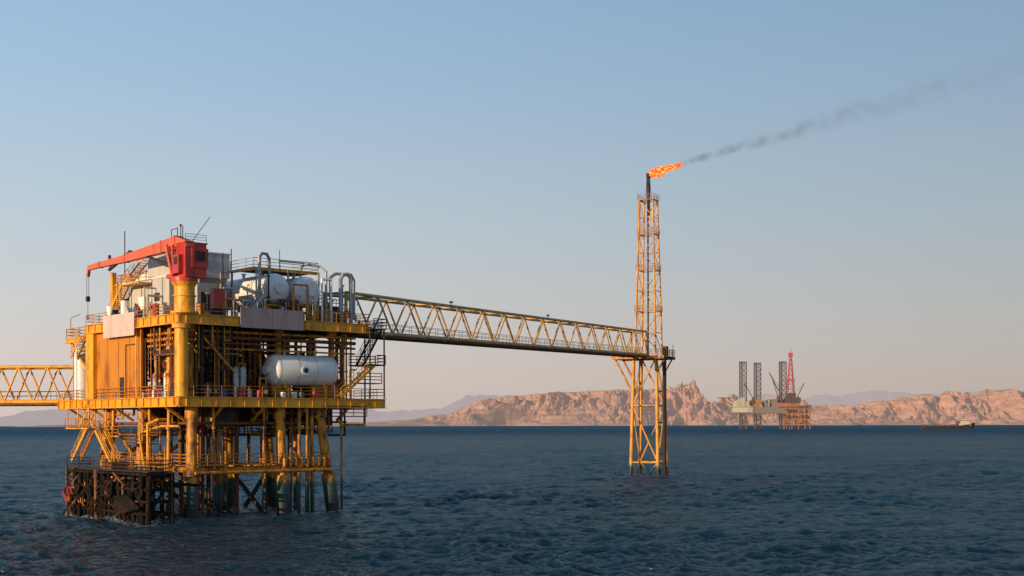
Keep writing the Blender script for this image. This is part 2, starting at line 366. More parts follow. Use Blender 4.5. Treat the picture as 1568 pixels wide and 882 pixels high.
# --- process vessels on the upper deck
def pressure_vessel(parts_parent, p, q, r, nm='pressure_vessel'):
    v = Bt('shell', WHT, parts_parent); v.vessel(p, q, r)
    p, q = Vector(p), Vector(q); d = (q-p).normalized()
    h = r*.42
    v.tube(p-d*(h+.25), p-d*(h-.1), .42, 16); v.tube(p-d*(h+.32), p-d*(h+.22), .55, 16)
    for k in (.2, .45, .75):
        c = p.lerp(q, k); v.tube(c+Vector((0, 0, r-.1)), c+Vector((0, 0, r+.45)), .16, 8); v.flange(c+Vector((0, 0, r+.45)), (0, 0, 1), .28)
    v.done()
    w = Bt('weld_bands', PIPE, parts_parent)
    for k in (.02, .34, .66, .98):
        c = p.lerp(q, k); w.tube(c-d*.03, c+d*.03, r+.01, 28, cap=False)
    w.done()
    sdl = Bt('saddles', YEL2, parts_parent)
    for k in (.15, .85):
        c = p.lerp(q, k); s = Vector((-d.y, d.x, 0))*r*.8
        sdl.beam(c-Vector((0, 0, r*1.3))-s, c-Vector((0, 0, r*1.3))+s, .4, .12); sdl.beam(c-Vector((0, 0, r+.3)), c-Vector((0, 0, r*.6)), .4, r*1.0)
    sdl.done()
def vesselroot(nm='pressure_vessel'):
    return empty(nm, (PX, PY, 0), PA)
pressure_vessel(vesselroot(), (12.6, 1.9, 24.7), (12.6, 17, 24.7), 1.7)
pressure_vessel(vesselroot(), (16.6, 1.9, 24.6), (16.6, 15, 24.6), 1.75)
pressure_vessel(vesselroot(), (12.1, 1.7, 15.75), (19.4, 1.7, 15.75), 1.72)
wh.tube((15.2, .2, 15.7), (15.2, -.1, 15.7), .42, 16); wh.flange((15.2, -.1, 15.7), (0, 1, 0), .55); dk.tube((15.2, -.17, 15.7), (15.2, -.2, 15.7), .3, 14)
for a in (13.1, 18.2): yw.beam((a, 1.7, 12.7), (a, 1.7, 14.3), 2.4, .5)
# walkways over the vessels
for z in (27.0,):
    dk.box(10.5, 18.9, 3, 8, z, z+.1); rl_pts = [(10.5, 8, z), (10.5, 3, z), (18.9, 3, z), (18.9, 8, z)]
    gp.rail(rl_pts, r=.04); yl.ibeam((10.5, 3, z-.1), (18.9, 3, z-.1), .2, .3); yl.ibeam((10.5, 3, z-.1), (10.5, 8, z-.1), .2, .3)
for a in (10.6, 14.65, 18.7):
    for b in (2.6, 7.8): gp.beam((a, b, 21.3), (a, b, 27), .16, .16)
gp.stair((8.0, .9, 21.4), (10.6, .9, 24.0), .8)
# piping on the upper deck: goosenecks etc.
gp.path([(10.4, 1.6, 21.3), (10.4, 1.6, 28.0), (10.7, 1.6, 28.4), (11.3, 1.6, 28.4), (11.7, 1.8, 28.0), (12.2, 2.4, 26.2)], .17, 10)
gp.path([(20.6, 1.0, 21.3), (20.6, 1.0, 26.2), (20.9, 1.0, 26.8), (21.6, 1.0, 26.9), (22.0, 1.0, 26.5), (22.0, 1.0, 21.3)], .22, 10)
gp.path([(19.5, 1.4, 21.3), (19.5, 1.4, 26.4), (20.2, 1.4, 26.9), (22.3, 1.4, 26.9), (22.7, 1.4, 26.3), (22.7, 1.4, 22.0), (24.2, 2.4, 21.6)], .18, 10)
gp.path([(16.8, 3.4, 26.0), (16.8, 3.4, 27.6), (17.4, 2.8, 27.9), (18.7, 2.2, 27.6), (18.9, 1.4, 27.0), (18.9, 1.4, 21.3)], .15, 10)
gp.path([(13.4, 2.6, 27.9), (16.8, 2.6, 27.9)], .1); gp.path([(10.2, 4, 26.9), (7.0, 4, 26.2), (7.0, 4, 21.3)], .09)
for i in range(110):
    a = random.uniform(4, 22.5); b = random.uniform(.8, 6) if i < 70 else random.uniform(6, 15)
    if 10.2 < a < 18.8 and b > 1.2: b = random.uniform(.4, 1.0)
    z = random.uniform(22, 23.4) if 5 < a < 18.8 else random.uniform(22.5, 26.6)
    if i % 9 == 0: z = random.uniform(23.5, 26)
    m = random.choice([gp, gp, yw, wh, ru, dk]); r = random.choice([.04, .07, .1, .13])
    k = random.random()
    if k < .4: m.tube((a, b, 21.3), (a, b, z), r, 7); m.flange((a, b, z), (0, 0, 1), r*2); m.flange((a, b, (21.3+z)/2), (0, 0, 1), r*2)
    elif k < .75: L = random.uniform(1, 3); m.path([(a, b, 21.3), (a, b, z), (a+L, b, z), (a+L, b, 21.3)], r, 7)
    else: m.box(a, a+random.uniform(.4, 1.0), b, b+.6, 21.3, random.uniform(21.9, 22.9))
rd.box(4.3, 5.6, .6, 1.4, 22.0, 24.1); dk.box(4.2, 5.7, .7, 1.5, 21.3, 22.0)
dk.box(19.2, 22.6, 3.5, 6, 21.3, 23.4); dk.rail([(19.2, 3.5, 23.4), (22.6, 3.5, 23.4)], r=.05); gr.box(4.2, 6.6, 4, 7, 21.3, 25.0); dk.box(4.6, 6, 3.9, 4, 22, 24)
# masts and antennas
for a, b, z0, z1, r in [(3.6, 20, 26, 32.2, .06), (4, 8, 28.7, 31.3, .05), (8.6, 4.5, 21.3, 29.0, .06), (9.5, 14, 26, 30.3, .04), (.7, 1, 29, 30.4, .05), (6.5, 2.6, 21.3, 28.2, .05), (13.8, 3, 27, 29.2, .04)]:
    dk.tube((a, b, z0), (a, b, z1), r, 6)
dk.path([(4, 8, 31.2), (4, 9.4, 31.2), (4, 9.4, 29)], .045); dk.tube((3, 4, 28.5), (5.2, 3, 32), .04, 5); dk.ball((.7, 1, 30.4), .14)
# flood lights / lamp poles on the rails
for a in (3, 9, 16, 22): gp.tube((a, -.3, 21.3), (a, -.3, 23.4), .04, 6); gp.box(a-.2, a+.2, -.5, -.2, 23.3, 23.5)

# --- boat landing at left
for i in range(19):
    b = -3+i*19/18+random.uniform(-.15, .15); m = random.choice([rb, rb, rb, ru])
    m.tube((-5, b, -2.5), (-5+random.uniform(-.2, .2), b, 4.6+random.uniform(-.6, .6)), random.uniform(.16, .28), 10)
    if i % 2 == 0: m.tube((-2.4, b, -2.5), (-2.4, b, 5), .24, 8); m.tube((-5, b, 4.6), (-2.4, b, 4.6), .16, 8); m.tube((-5, b, .8), (-2.4, b, 4.4), .15, 8); m.tube((-2.4, b, 3.8), (1, b, 3.6), .16, 8)
for z in (.9, 2.1, 3.3, 4.8):
    for a in (-5.05, -2.4): rb.tube((a, -3.1, z), (a, 16.1, z), .15, 8)
    for b in (-3, 16): rb.tube((-5, b, z), (-2.4, b, z), .15, 8)
for i in range(24):
    b = random.uniform(-2.6, 15.8); z = random.uniform(.2, 3.6)
    rb.torus((-5.35, b, z), (1, random.uniform(-.6, .6), random.uniform(-.3, .3)), random.uniform(.35, .55), random.uniform(.1, .2), 14, 7)
for i in range(34):
    b = random.uniform(-2.6, 15); z = random.uniform(1, 4.5); L = random.uniform(.8, 3)
    random.choice([rb, rb, rb, ru]).tube((-5.2, b, z), (-5.2, b+L, z-random.uniform(-1.5, 1.8)), random.uniform(.05, .13), 7)
for i in range(6): rb.tube((-5.5, -2.2+i*.65, 1.4-.1*i), (-5.5, .8+i*.65, 2.6-.2*i), .2, 8)
for i in range(5): rd.torus((-5.4, 13.6+.5*i, random.uniform(.9, 3.0)), (1, .4, .2), .36, .06, 14, 6)
for i in range(9): yw.tube((-5.25, 11+.5*i, random.uniform(1, 2)), (-5.25, 11+.6*i, random.uniform(2.4, 4)), .06, 6)
dk.box(-5, -2.4, -3, 16, 5.02, 5.12); dk.rail([(-2.4, 16, 5.1), (-5, 16, 5.1), (-5, -3, 5.1), (-2.4, -3, 5.1)], r=.045); ru.box(-4.6, -2.8, 6, 8.2, 5.12, 5.9)
dk.beam((-2.4, 6, 5.2), (1.5, 6, 5.4), 1, .12); dk.beam((-2.4, 12.8, 5.2), (1.5, 12.8, 5.4), 1, .12)
for b in (-1.5, 2, 6, 10): yw.tube((-2.4, b, 5.1), (-2.4, b, 7+.4*(b % 3)), .09, 6)
rl.rail([(-2.4, -2, 5.1), (-2.4, 7, 5.1)], 1.2)
for x in (jk, yl, yw, og, ru, dk, wh, gp, gr, rb, rl, rd, bl, pp, pk): x.done()

# ================================================================== CRANE
CR = empty('pedestal_crane', (PX, PY, 0), PA)
cy = Bt('pedestal', YEL, CR); cr = Bt('boom', RED2, CR); cc = Bt('cab', RED, CR); cd = Bt('rigging', DARK, CR)
cx, cb = .9, .6
cy.tube((cx, cb, 21.25), (cx, cb, 24.0), 1.05, 24); cy.tube((cx, cb, 24.0), (cx, cb, 24.5), 1.05, 24, 1.35); cy.tube((cx, cb, 23.0), (cx, cb, 23.12), 1.2, 24)
for z in (21.35,): cy.tube((cx, cb, z-.1), (cx, cb, z+.1), 1.45, 24)
cc.tube((cx, cb, 24.5), (cx, cb, 24.95), 1.4, 24)
cc.box(.2, 2.6, -.9, 1.0, 24.95, 28.35); cc.box(.9, 2.75, -1.05, -.9, 25.9, 27.9); cc.box(.1, 2.7, -1.0, 1.1, 28.35, 28.5)
cd.box(1.2, 2.4, -1.08, -1.05, 26.6, 27.6); cc.box(-.3, .2, -.4, .9, 25.3, 27.2); cd.box(-.34, -.3, -.1, .6, 26.2, 27.0)
for a in (-.1, 1.3):   # A-frame legs reaching left under the boom
    cr.beam((a, 1.2, 25.0), (a, 2.6, 28.4), .28, .35); cc.beam((a, 1.0, 25.1), (a, 1.2, 28.3), .2, .3)
cc.box(-.3, 1.6, .9, 2.3, 24.9, 25.3)
for k in range(5): cc.box(.16, .2, -.6+.3*k, -.5+.3*k, 25.2, 28.2)
# box-section boom, deep at the root and slender at the tip
prof = [(-1.0, 28.55, 28.0, .9), (1.6, 29.3, 27.9, .9), (4.6, 29.1, 27.9, .85), (13.5, 28.55, 27.75, .6), (20, 28.35, 27.75, .45), (23.2, 28.25, 27.7, .35)]
vs = []; ac = .7
for b, zt, zb, w in prof: vs += [(ac-w/2, b, zb), (ac+w/2, b, zb), (ac+w/2, b, zt), (ac-w/2, b, zt)]
fs = [(0, 1, 2, 3)]
for i in range(len(prof)-1):
    for j in range(4): fs.append((i*4+j, i*4+4+j, i*4+4+(j+1) % 4, i*4+(j+1) % 4))
fs.append(tuple(len(vs)-4+j for j in (3, 2, 1, 0))); cr.add(vs, fs)
cr.beam((ac, 23.1, 28.2), (ac, 23.5, 27.0), .3, .4)
for b, zt, zb, w in prof[1:5]: cr.box(ac-w/2-.06, ac+w/2+.06, b-.12, b+.12, zb-.06, zt+.06)
cd.tube((ac, 2.4, 26.2), (ac, 8.5, 27.9), .16, 10); cd.tube((ac, 2.0, 26.0), (ac, 5.5, 27.0), .22, 10)
cd.tube((ac, 12.5, 28.8), (ac, 17.8, 27.3), .2, 8); cd.tube((ac, 12.4, 28.9), (ac, 12.6, 28.3), .3, 10); cd.tube((ac, 17.8, 28.9), (ac, 17.4, 27.4), .18, 8)
cd.torus((ac, 23.3, 27.4), (1, 0, 0), .35, .08, 14, 6)
for da in (-.12, .12): cd.tube((ac+da, 23.5, 27.3), (ac+da, 23.5, 24.6), .03, 5)
cd.box(ac-.18, ac+.18, 23.3, 23.7, 24.1, 24.7); cd.tube((ac, 23.5, 24.1), (ac, 23.5, 22.4), .03, 5); cd.torus((ac, 23.5, 22.2), (1, 0, 0), .2, .06, 10, 5)
cd.tube((.4, 0, 28.5), (.4, 0, 30.2), .05, 6); cd.rail([(.2, -.9, 28.5), (2.6, -.9, 28.5)], .8, r=.025)
for x in (cy, cr, cc, cd): x.done()

# ================================================================== BRIDGES
def bridge(nm, p, q, width, height, bays, material, pr=.2, dr=.12):
    E = empty(nm); t = Bt('truss', material, E); g = Bt('walkway', DARK, E); pi = Bt('pipelines', RUST, E)
    p, q = Vector(p), Vector(q); d = q-p; s = Vector((-d.y, d.x, 0)).normalized()*width/2; H = Vector((0, 0, height))
    for sg in (-1, 1):
        o = s*sg
        t.tube(p+o, q+o, pr*1.25, 8); t.tube(p+o+H, q+o+H, pr, 8)
        for i in range(bays):
            a, b, c = p.lerp(q, i/bays)+o, p.lerp(q, (i+.5)/bays)+o, p.lerp(q, (i+1)/bays)+o
            t.tube(a+H, b, dr, 7); t.tube(b, c+H, dr, 7)
        t.tube(p+o, p+o+H, pr, 8); t.tube(q+o, q+o+H, pr, 8)
        g.rail([p+o*.55+Vector((0, 0, .2)), q+o*.55+Vector((0, 0, .2))], 1.1, r=.03, sp=2.4, mid=1)
    for i in range(bays*2+1):
        c = p.lerp(q, i/bays/2); t.tube(c-s, c+s, dr, 7)
        if i % 2 == 0: t.tube(c-s+H, c+s+H, dr, 7)
        if i < bays*2: e = p.lerp(q, (i+1)/bays/2); t.tube(c-s, e+s, dr*.8, 6)
    g.beam(p+Vector((0, 0, .15)), q+Vector((0, 0, .15)), width*.5, .06)
    for k, r in ((-.9, .17), (-.7, .13), (.75, .2), (.95, .13)): pi.tube(p+s*k+Vector((0, 0, -.32)), q+s*k+Vector((0, 0, -.32)), r, 8)
    for k in (.3, .62): lp = p.lerp(q, k)+s+H; g.tube(lp, lp+Vector((0, 0, 1.0)), .06, 6); g.box(lp.x-.25, lp.x+.25, lp.y-.2, lp.y+.2, lp.z+.9, lp.z+1.15)
    for x in (t, g, pi): x.done()
    return E
bridge('truss_footbridge', (-20.4, 150.6, 20.5), (24.2, 249, 22.9), 3.0, 4.4, 15, BRIDGE)
bridge('truss_footbridge', (-49.5, 161, 12.6), (-112, 167, 12.6), 3.0, 4.3, 17, YEL)
E2 = empty('bridge_support'); t = Bt('piles', JACK, E2)
for a in (-109, -114):
    for b in (164.5, 169.5): t.tube((a, b, -4), (a, b, 12.3), .4, 10)
t.box(-115, -108, 163.8, 170.2, 12.0, 12.3); t.tube((-109, 164.5, 2), (-114, 164.5, 11), .2); t.done()

# ================================================================== FLARE TOWER
TX, TY = 26.4, 252.0; TA = math.atan2(98.4, 44.6)
FT = empty('flare_tower', (TX, TY, 0), TA)
ft = Bt('lattice', TOWP, FT); fd = Bt('dark_fittings', DARK, FT); fy = Bt('platform_deck', YEL2, FT); fr = Bt('tower_handrails', YEL2, FT)
def ring(s, z): return [Vector((a*s/2, b*s/2, z)) for a, b in ((-1, -1), (1, -1), (1, 1), (-1, 1))]
def lattice(levels, rl_, rb_, xb=True):
    R = [ring(s, z) for z, s in levels]
    for k in range(len(R)-1):
        for i in range(4):
            j = (i+1) % 4
            ft.tube(R[k][i], R[k+1][i], rl_, 10)
            ft.tube(R[k+1][i], R[k+1][j], rb_, 8)
            if (k+i) % 2 or xb: ft.tube(R[k][i], R[k+1][j], rb_, 8)
            if not (k+i) % 2 or xb: ft.tube(R[k][j], R[k+1][i], rb_, 8)
lattice([(-4, 5.6), (2.4, 5.35), (13.3, 4.9), (22.6, 4.5)], .34, .15, False)
lattice([(23.2, 4.1), (27.3, 3.9), (31.4, 3.75), (35.4, 3.55), (39.3, 3.35), (42.8, 3.15), (46.2, 3.0), (49.5, 2.85), (52.8, 2.7)], .19, .07, False)
for z, s in ((31.4, 3.8), (39.3, 3.4), (46.2, 3.0), (52.8, 2.9)):
    h = s/2+.2; fy.box(-h, h, -h, -h+.5, z, z+.08); fy.box(-h, h, h-.5, h, z, z+.08); fy.box(-h, -h+.5, -h+.5, h-.5, z, z+.08)
    fr.rail([(-h, -h, z), (h, -h, z), (h, h, z), (-h, h, z), (-h, -h, z)], 1.1, r=.04)
fy.box(-3.6, 3.4, -4.2, 6.2, 22.6, 22.75)
for b in (-4.2, -2, 0, 2, 4, 6.2): fd.beam((-3.6, b, 22.4), (3.4, b, 22.4), .2, .4)
for a in (-3.6, 0, 3.4): fy.ibeam((a, -4.2, 22.4), (a, 6.2, 22.4), .3, .45)
fr.rail([(-3.6, 2.6, 22.75), (-3.6, 6.2, 22.75), (3.4, 6.2, 22.75), (3.4, -4.2, 22.75), (-3.6, -4.2, 22.75), (-3.6, -1.6, 22.75)], 1.2, r=.05)
for a in (-2.3, 2.3):
    fy.tube((a, 6.0, 22.3), (a, 2.4, 15.5), .2, 8); fy.tube((a, -4, 22.3), (a, -2.4, 19.5), .15, 8)
fd.path([(-1.4, -3.0, 22.6), (-1.4, -3.7, 21.5), (-1.4, -3.5, 18), (-1.4, -3.6, -3)], .32, 10); fd.path([(1.0, -3.1, 22.6), (1.0, -3.1, -3)], .14, 8)
fd.tube((-2.9, 1.0, -3), (-2.9, .9, 22), .1, 8)
for z in (4, 10, 16): fd.tube((-1.4, -3.55, z), (-1.4, -2.4, z), .12, 6)
fd.tube((.3, .2, 22.6), (.3, .2, 54), .16, 8); fd.tube((.1, 0, 50), (.1, 0, 57.2), .3, 12); fd.tube((.1, 0, 57.2), (.1, 0, 58.1), .46, 12)
fd.tube((-.4, .4, 52), (-.2, .2, 57.4), .07, 6); fd.tube((.4, -.5, 52.8), (.2, -.2, 57), .06, 6)
fd.box(-1.0, .2, -3.9, -3.0, 22.8, 24.6); fr.tube((2.8, -4, 22.7), (2.8, -4, 25), .08, 6); fy.box(1.5, 3, 3, 5, 22.8, 23.6)
for k in range(46): fr.tube((-1.9+.008*k, 1.1, 23.4+k*.64), (-1.9+.008*k, 1.6, 23.4+k*.64), .03, 4)
fr.tube((-1.95, 1.1, 23), (-1.5, 1.1, 52.6), .04, 5); fr.tube((-1.95, 1.6, 23), (-1.5, 1.6, 52.6), .04, 5)
for x in (ft, fd, fy, fr): x.done()

# ---------- flame
fm = bpy.data.materials.new('flame'); fm.use_nodes = True; nt = fm.node_tree; N = nt.nodes; L = nt.links; N.clear()
o = N.new('ShaderNodeOutputMaterial'); em = N.new('ShaderNodeEmission'); tc = N.new('ShaderNodeTexCoord')
mp = N.new('ShaderNodeMapping'); mp.inputs['Scale'].default_value = (.9, 2, 2); no = N.new('ShaderNodeTexNoise'); no.inputs['Scale'].default_value = 1.5; no.inputs['Detail'].default_value = 5
no.inputs['Distortion'].default_value = .8
r = N.new('ShaderNodeValToRGB'); e = r.color_ramp.elements; e[0].position = .3; e[0].color = (.95, .05, .02, 1); e[1].position = .68; e[1].color = (1, .80, .45, 1)
q = r.color_ramp.elements.new(.45); q.color = (1, .11, .014, 1); q = r.color_ramp.elements.new(.55); q.color = (1, .32, .04, 1)
L.new(tc.outputs['Object'], mp.inputs[0]); L.new(mp.outputs[0], no.inputs['Vector']); L.new(no.outputs['Fac'], r.inputs[0]); L.new(r.outputs[0], em.inputs[0]); em.inputs[1].default_value = 1.4
tr = N.new('ShaderNodeBsdfTransparent'); ms = N.new('ShaderNodeMixShader'); no2 = N.new('ShaderNodeTexNoise'); no2.inputs['Scale'].default_value = 1.7; no2.inputs['Detail'].default_value = 4
L.new(mp.outputs[0], no2.inputs['Vector']); mr = N.new('ShaderNodeMapRange'); mr.inputs[1].default_value = .37; mr.inputs[2].default_value = .51; L.new(no2.outputs['Fac'], mr.inputs[0])
L.new(mr.outputs[0], ms.inputs[0]); L.new(tr.outputs[0], ms.inputs[1]); L.new(em.outputs[0], ms.inputs[2]); L.new(ms.outputs[0], o.inputs[0])
fl = Bt('flare_flame', fm)
fx = Vector((TX-.2, TY, 57.7)); fdir = Vector((7.6, 0, 2.5))
for k in range(18):
    st = random.uniform(0, .6); ln = random.uniform(.25, .5) if st > .05 else .5
    if k < 3: st, ln = 0.0+.1*k, .55
    n, seg = 10, 10
    off = Vector((0, random.uniform(-.4, .4), random.uniform(-.4, .4)*(1-st)))
    vs, fs = [], []
    w0 = random.uniform(.38, .75)*(1.15-st*.8)
    for i in range(seg+1):
        t_ = i/seg; c = fx+fdir*min(1.02, st+ln*t_)+off*min(1, t_*2)+Vector((0, .15*math.sin(5*t_+k), .16*math.sin(6*t_+2*k)))
        w = w0*(math.sin(math.pi*min(1, t_**.6))**.7 if 0 < t_ < 1 else .02)
        for j in range(n):
            a = 2*math.pi*j/n; rr = w*(1+random.uniform(-.22, .22)); vs.append(c+Vector((-.25*rr*math.sin(a), rr*math.cos(a), rr*math.sin(a))))
    for i in range(seg):
        for j in range(n): fs.append((i*n+j, i*n+(j+1) % n, (i+1)*n+(j+1) % n, (i+1)*n+j))
    fl.add(vs, fs, True)
fl.done()

# ---------- smoke plume (volume)
sm = bpy.data.materials.new('smoke'); sm.use_nodes = True; nt = sm.node_tree; N = nt.nodes; L = nt.links; N.clear()
def M(op, a, b=None, c=None):
    n = N.new('ShaderNodeMath'); n.operation = op
    for i, x in enumerate((a, b, c)):
        if x is None: continue
        if isinstance(x, (int, float)): n.inputs[i].default_value = x
        else: L.new(x, n.inputs[i])
    return n.outputs[0]
o = N.new('ShaderNodeOutputMaterial'); pv = N.new('ShaderNodeVolumePrincipled'); L.new(pv.outputs[0], o.inputs['Volume'])
pv.inputs['Color'].default_value = (.32, .38, .41, 1)
tc = N.new('ShaderNodeTexCoord'); sp = N.new('ShaderNodeSeparateXYZ'); L.new(tc.outputs['Object'], sp.inputs[0])
x, y, z = sp.outputs
wob = M('MULTIPLY', M('SINE', M('MULTIPLY', x, .33)), M('MULTIPLY', x, .008))
R = M('MULTIPLY_ADD', x, .055, .75)
zz = M('ADD', z, wob); rr = M('SQRT', M('ADD', M('MULTIPLY', zz, zz), M('MULTIPLY', y, y)))
fall = M('MAXIMUM', M('SUBTRACT', 1.0, M('DIVIDE', rr, R)), 0.0)
no = N.new('ShaderNodeTexNoise'); no.inputs['Scale'].default_value = .34; no.inputs['Detail'].default_value = 4; no.inputs['Roughness'].default_value = .6
L.new(tc.outputs['Object'], no.inputs['Vector'])
mr = N.new('ShaderNodeMapRange'); mr.inputs[1].default_value = .39; mr.inputs[2].default_value = .68; L.new(no.outputs['Fac'], mr.inputs[0])
dec = M('POWER', 2.718, M('MULTIPLY', x, -.054))
den = M('MULTIPLY', M('MULTIPLY', M('MULTIPLY', fall, mr.outputs[0]), dec), 1.05)
L.new(den, pv.inputs['Density'])
try: sm.cycles.volume_step_rate = .08
except Exception as ex: print('steprate', ex)
sk = Bt('smoke_plume', sm)
sk.revolve((0, 0, 0), (1, 0, 0), [(0, 0), (0, .8), (100, 6.6), (100, 0)], 16, False)
so = sk.done()
s0 = Vector((32.6, 252, 59.9)); s1 = Vector((98.8, 258, 80.0)); so.location = s0
so.rotation_euler = (s1-s0).to_track_quat('X', 'Z').to_euler()

# ================================================================== DISTANT RIG (2.4 km)
def hazemat(name, c, haze=(.45, .38, .36), f=.25, c2=None, sc=.05):  # distance haze painted into the surface as a glowing colour mix
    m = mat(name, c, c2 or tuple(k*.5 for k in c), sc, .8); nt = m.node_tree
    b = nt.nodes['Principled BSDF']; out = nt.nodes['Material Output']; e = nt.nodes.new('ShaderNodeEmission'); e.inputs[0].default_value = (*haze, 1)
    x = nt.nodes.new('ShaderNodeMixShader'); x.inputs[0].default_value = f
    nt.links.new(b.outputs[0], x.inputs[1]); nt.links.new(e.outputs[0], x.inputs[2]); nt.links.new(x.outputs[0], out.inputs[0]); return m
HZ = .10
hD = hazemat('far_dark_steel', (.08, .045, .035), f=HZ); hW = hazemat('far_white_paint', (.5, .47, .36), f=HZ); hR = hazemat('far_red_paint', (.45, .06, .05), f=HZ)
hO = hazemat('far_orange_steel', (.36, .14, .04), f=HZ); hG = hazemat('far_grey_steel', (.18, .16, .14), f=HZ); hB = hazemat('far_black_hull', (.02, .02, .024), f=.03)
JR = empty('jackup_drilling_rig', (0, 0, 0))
jd = Bt('lattice_legs', hD, JR); jw = Bt('accommodation', hW, JR); jr = Bt('derrick', hR, JR); jg = Bt('hull', hG, JR); jo = Bt('cantilever_equipment', hO, JR)
def tri_leg(bt, x, y, z0, z1, w, rc, rbr, step):
    pts = [Vector((x+w/2*math.cos(a), y+w/2*math.sin(a), 0)) for a in (rad(210), rad(330), rad(90))]
    for p in pts: bt.tube((p.x, p.y, z0), (p.x, p.y, z1), rc, 6)
    k = z0
    while k < z1-1:
        for i in range(3):
            a, b = pts[i], pts[(i+1) % 3]; e = min(k+step, z1)
            bt.tube((a.x, a.y, k), (b.x, b.y, e), rbr, 4, cap=False); bt.tube((b.x, b.y, k), (a.x, a.y, e), rbr, 4, cap=False); bt.tube((a.x, a.y, e), (b.x, b.y, e), rbr, 4, cap=False)
        k += step
for x, y in ((424, 2400), (459, 2445), (497, 2400)): tri_leg(jd, x, y, -5, 124, 14.5, .85, .42, 9)
# hull: triangular-ish barge
hv = [(402, 2385), (520, 2385), (528, 2400), (490, 2460), (430, 2460), (400, 2405)]
vs = [(x, y, 29) for x, y in hv]+[(x, y, 41) for x, y in hv]; n = 6
jg.add(vs, [tuple(range(n-1, -1, -1)), tuple(range(n, 2*n))]+[(i, (i+1) % n, n+(i+1) % n, n+i) for i in range(n)])
jw.box(402, 440, 2384, 2400, 31, 40); jw.box(406, 434, 2390, 2410, 41, 52); jw.box(412, 428, 2392, 2406, 52, 58); jg.box(442, 470, 2392, 2420, 41, 49); jg.box(475, 486, 2390, 2410, 41, 55)
jo.box(485, 524, 2380, 2410, 41, 48); jd.box(500, 526, 2378, 2400, 48, 58); jd.box(504, 518, 2382, 2396, 58, 66); jo.box(446, 456, 2386, 2396, 41, 56)
for x in (424, 459, 497): jd.box(x-9, x+9, 2399 if x != 459 else 2440, 2414 if x != 459 else 2455, 41, 53)
jg.box(380, 408, 2386, 2412, 57, 58.5); jg.tube((384, 2398, 58), (404, 2398, 44), .8, 6); jg.tube((396, 2398, 57), (406, 2398, 50), .8, 6)
# derrick
for k in range(8):
    z0, z1 = 64+k*8.5, 64+(k+1)*8.5; w0, w1 = 6.5-k*.62, 6.5-(k+1)*.62
    for i, (a, b) in enumerate(((-1, -1), (1, -1), (1, 1), (-1, 1))):
        a2, b2 = ((-1, -1), (1, -1), (1, 1), (-1, 1))[(i+1) % 4]
        jr.tube((510+a*w0, 2390+b*w0, z0), (510+a*w1, 2390+b*w1, z1), .8, 5); jr.tube((510+a*w0, 2390+b*w0, z0), (510+a2*w1, 2390+b2*w1, z1), .45, 4); jr.tube((510+a*w1, 2390+b*w1, z1), (510+a2*w1, 2390+b2*w1, z1), .5, 4)
jr.box(506.5, 513.5, 2387, 2393, 132, 140); jr.tube((510, 2390, 138), (510, 2390, 147), .6, 5); jr.box(503, 517, 2384, 2396, 88, 91)
# cranes
for (x0, z0, x1, z1) in ((492, 62, 470, 104), (486, 60, 476, 92), (522, 60, 534, 84), (440, 58, 424, 84)):
    jd.tube((x0, 2386, 45), (x0, 2386, z0), 1.6, 6); jd.tube((x0, 2386, z0), (x1, 2386, z1), .6, 5); jd.tube((x0, 2388, z0), (x1, 2388, z1), .6, 5); jd.tube((x0, 2387, z0+10), (x1, 2387, z1), .3, 4)
for i in range(60):
    x = random.uniform(404, 522); h = random.uniform(2, 14); w = random.uniform(1.5, 6); b = random.choice([jd, jg, jw, jo, jg])
    y = random.uniform(2384, 2420); b.box(x, x+w, y, y+w, 41, 41+h)
for i in range(24): x = random.uniform(404, 520); jd.tube((x, 2384, 28), (x+random.uniform(-6, 6), 2384, random.uniform(20, 27)), .5, 4)
for x in (jd, jw, jr, jg, jo): x.done()
# small wellhead platform beside it
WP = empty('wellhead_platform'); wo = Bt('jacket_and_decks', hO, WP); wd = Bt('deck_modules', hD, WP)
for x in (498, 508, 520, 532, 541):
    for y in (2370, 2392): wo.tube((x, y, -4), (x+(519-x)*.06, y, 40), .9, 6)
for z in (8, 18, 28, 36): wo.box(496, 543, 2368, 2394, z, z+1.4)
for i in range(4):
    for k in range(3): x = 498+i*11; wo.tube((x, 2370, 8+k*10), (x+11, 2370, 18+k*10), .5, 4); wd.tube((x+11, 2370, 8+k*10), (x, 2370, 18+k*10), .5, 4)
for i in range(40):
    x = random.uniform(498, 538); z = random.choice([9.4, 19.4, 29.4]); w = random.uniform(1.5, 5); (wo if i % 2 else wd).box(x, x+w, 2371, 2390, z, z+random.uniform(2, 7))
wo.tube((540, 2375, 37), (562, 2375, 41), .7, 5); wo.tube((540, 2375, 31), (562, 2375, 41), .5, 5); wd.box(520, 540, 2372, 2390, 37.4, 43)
wo.done(); wd.done()

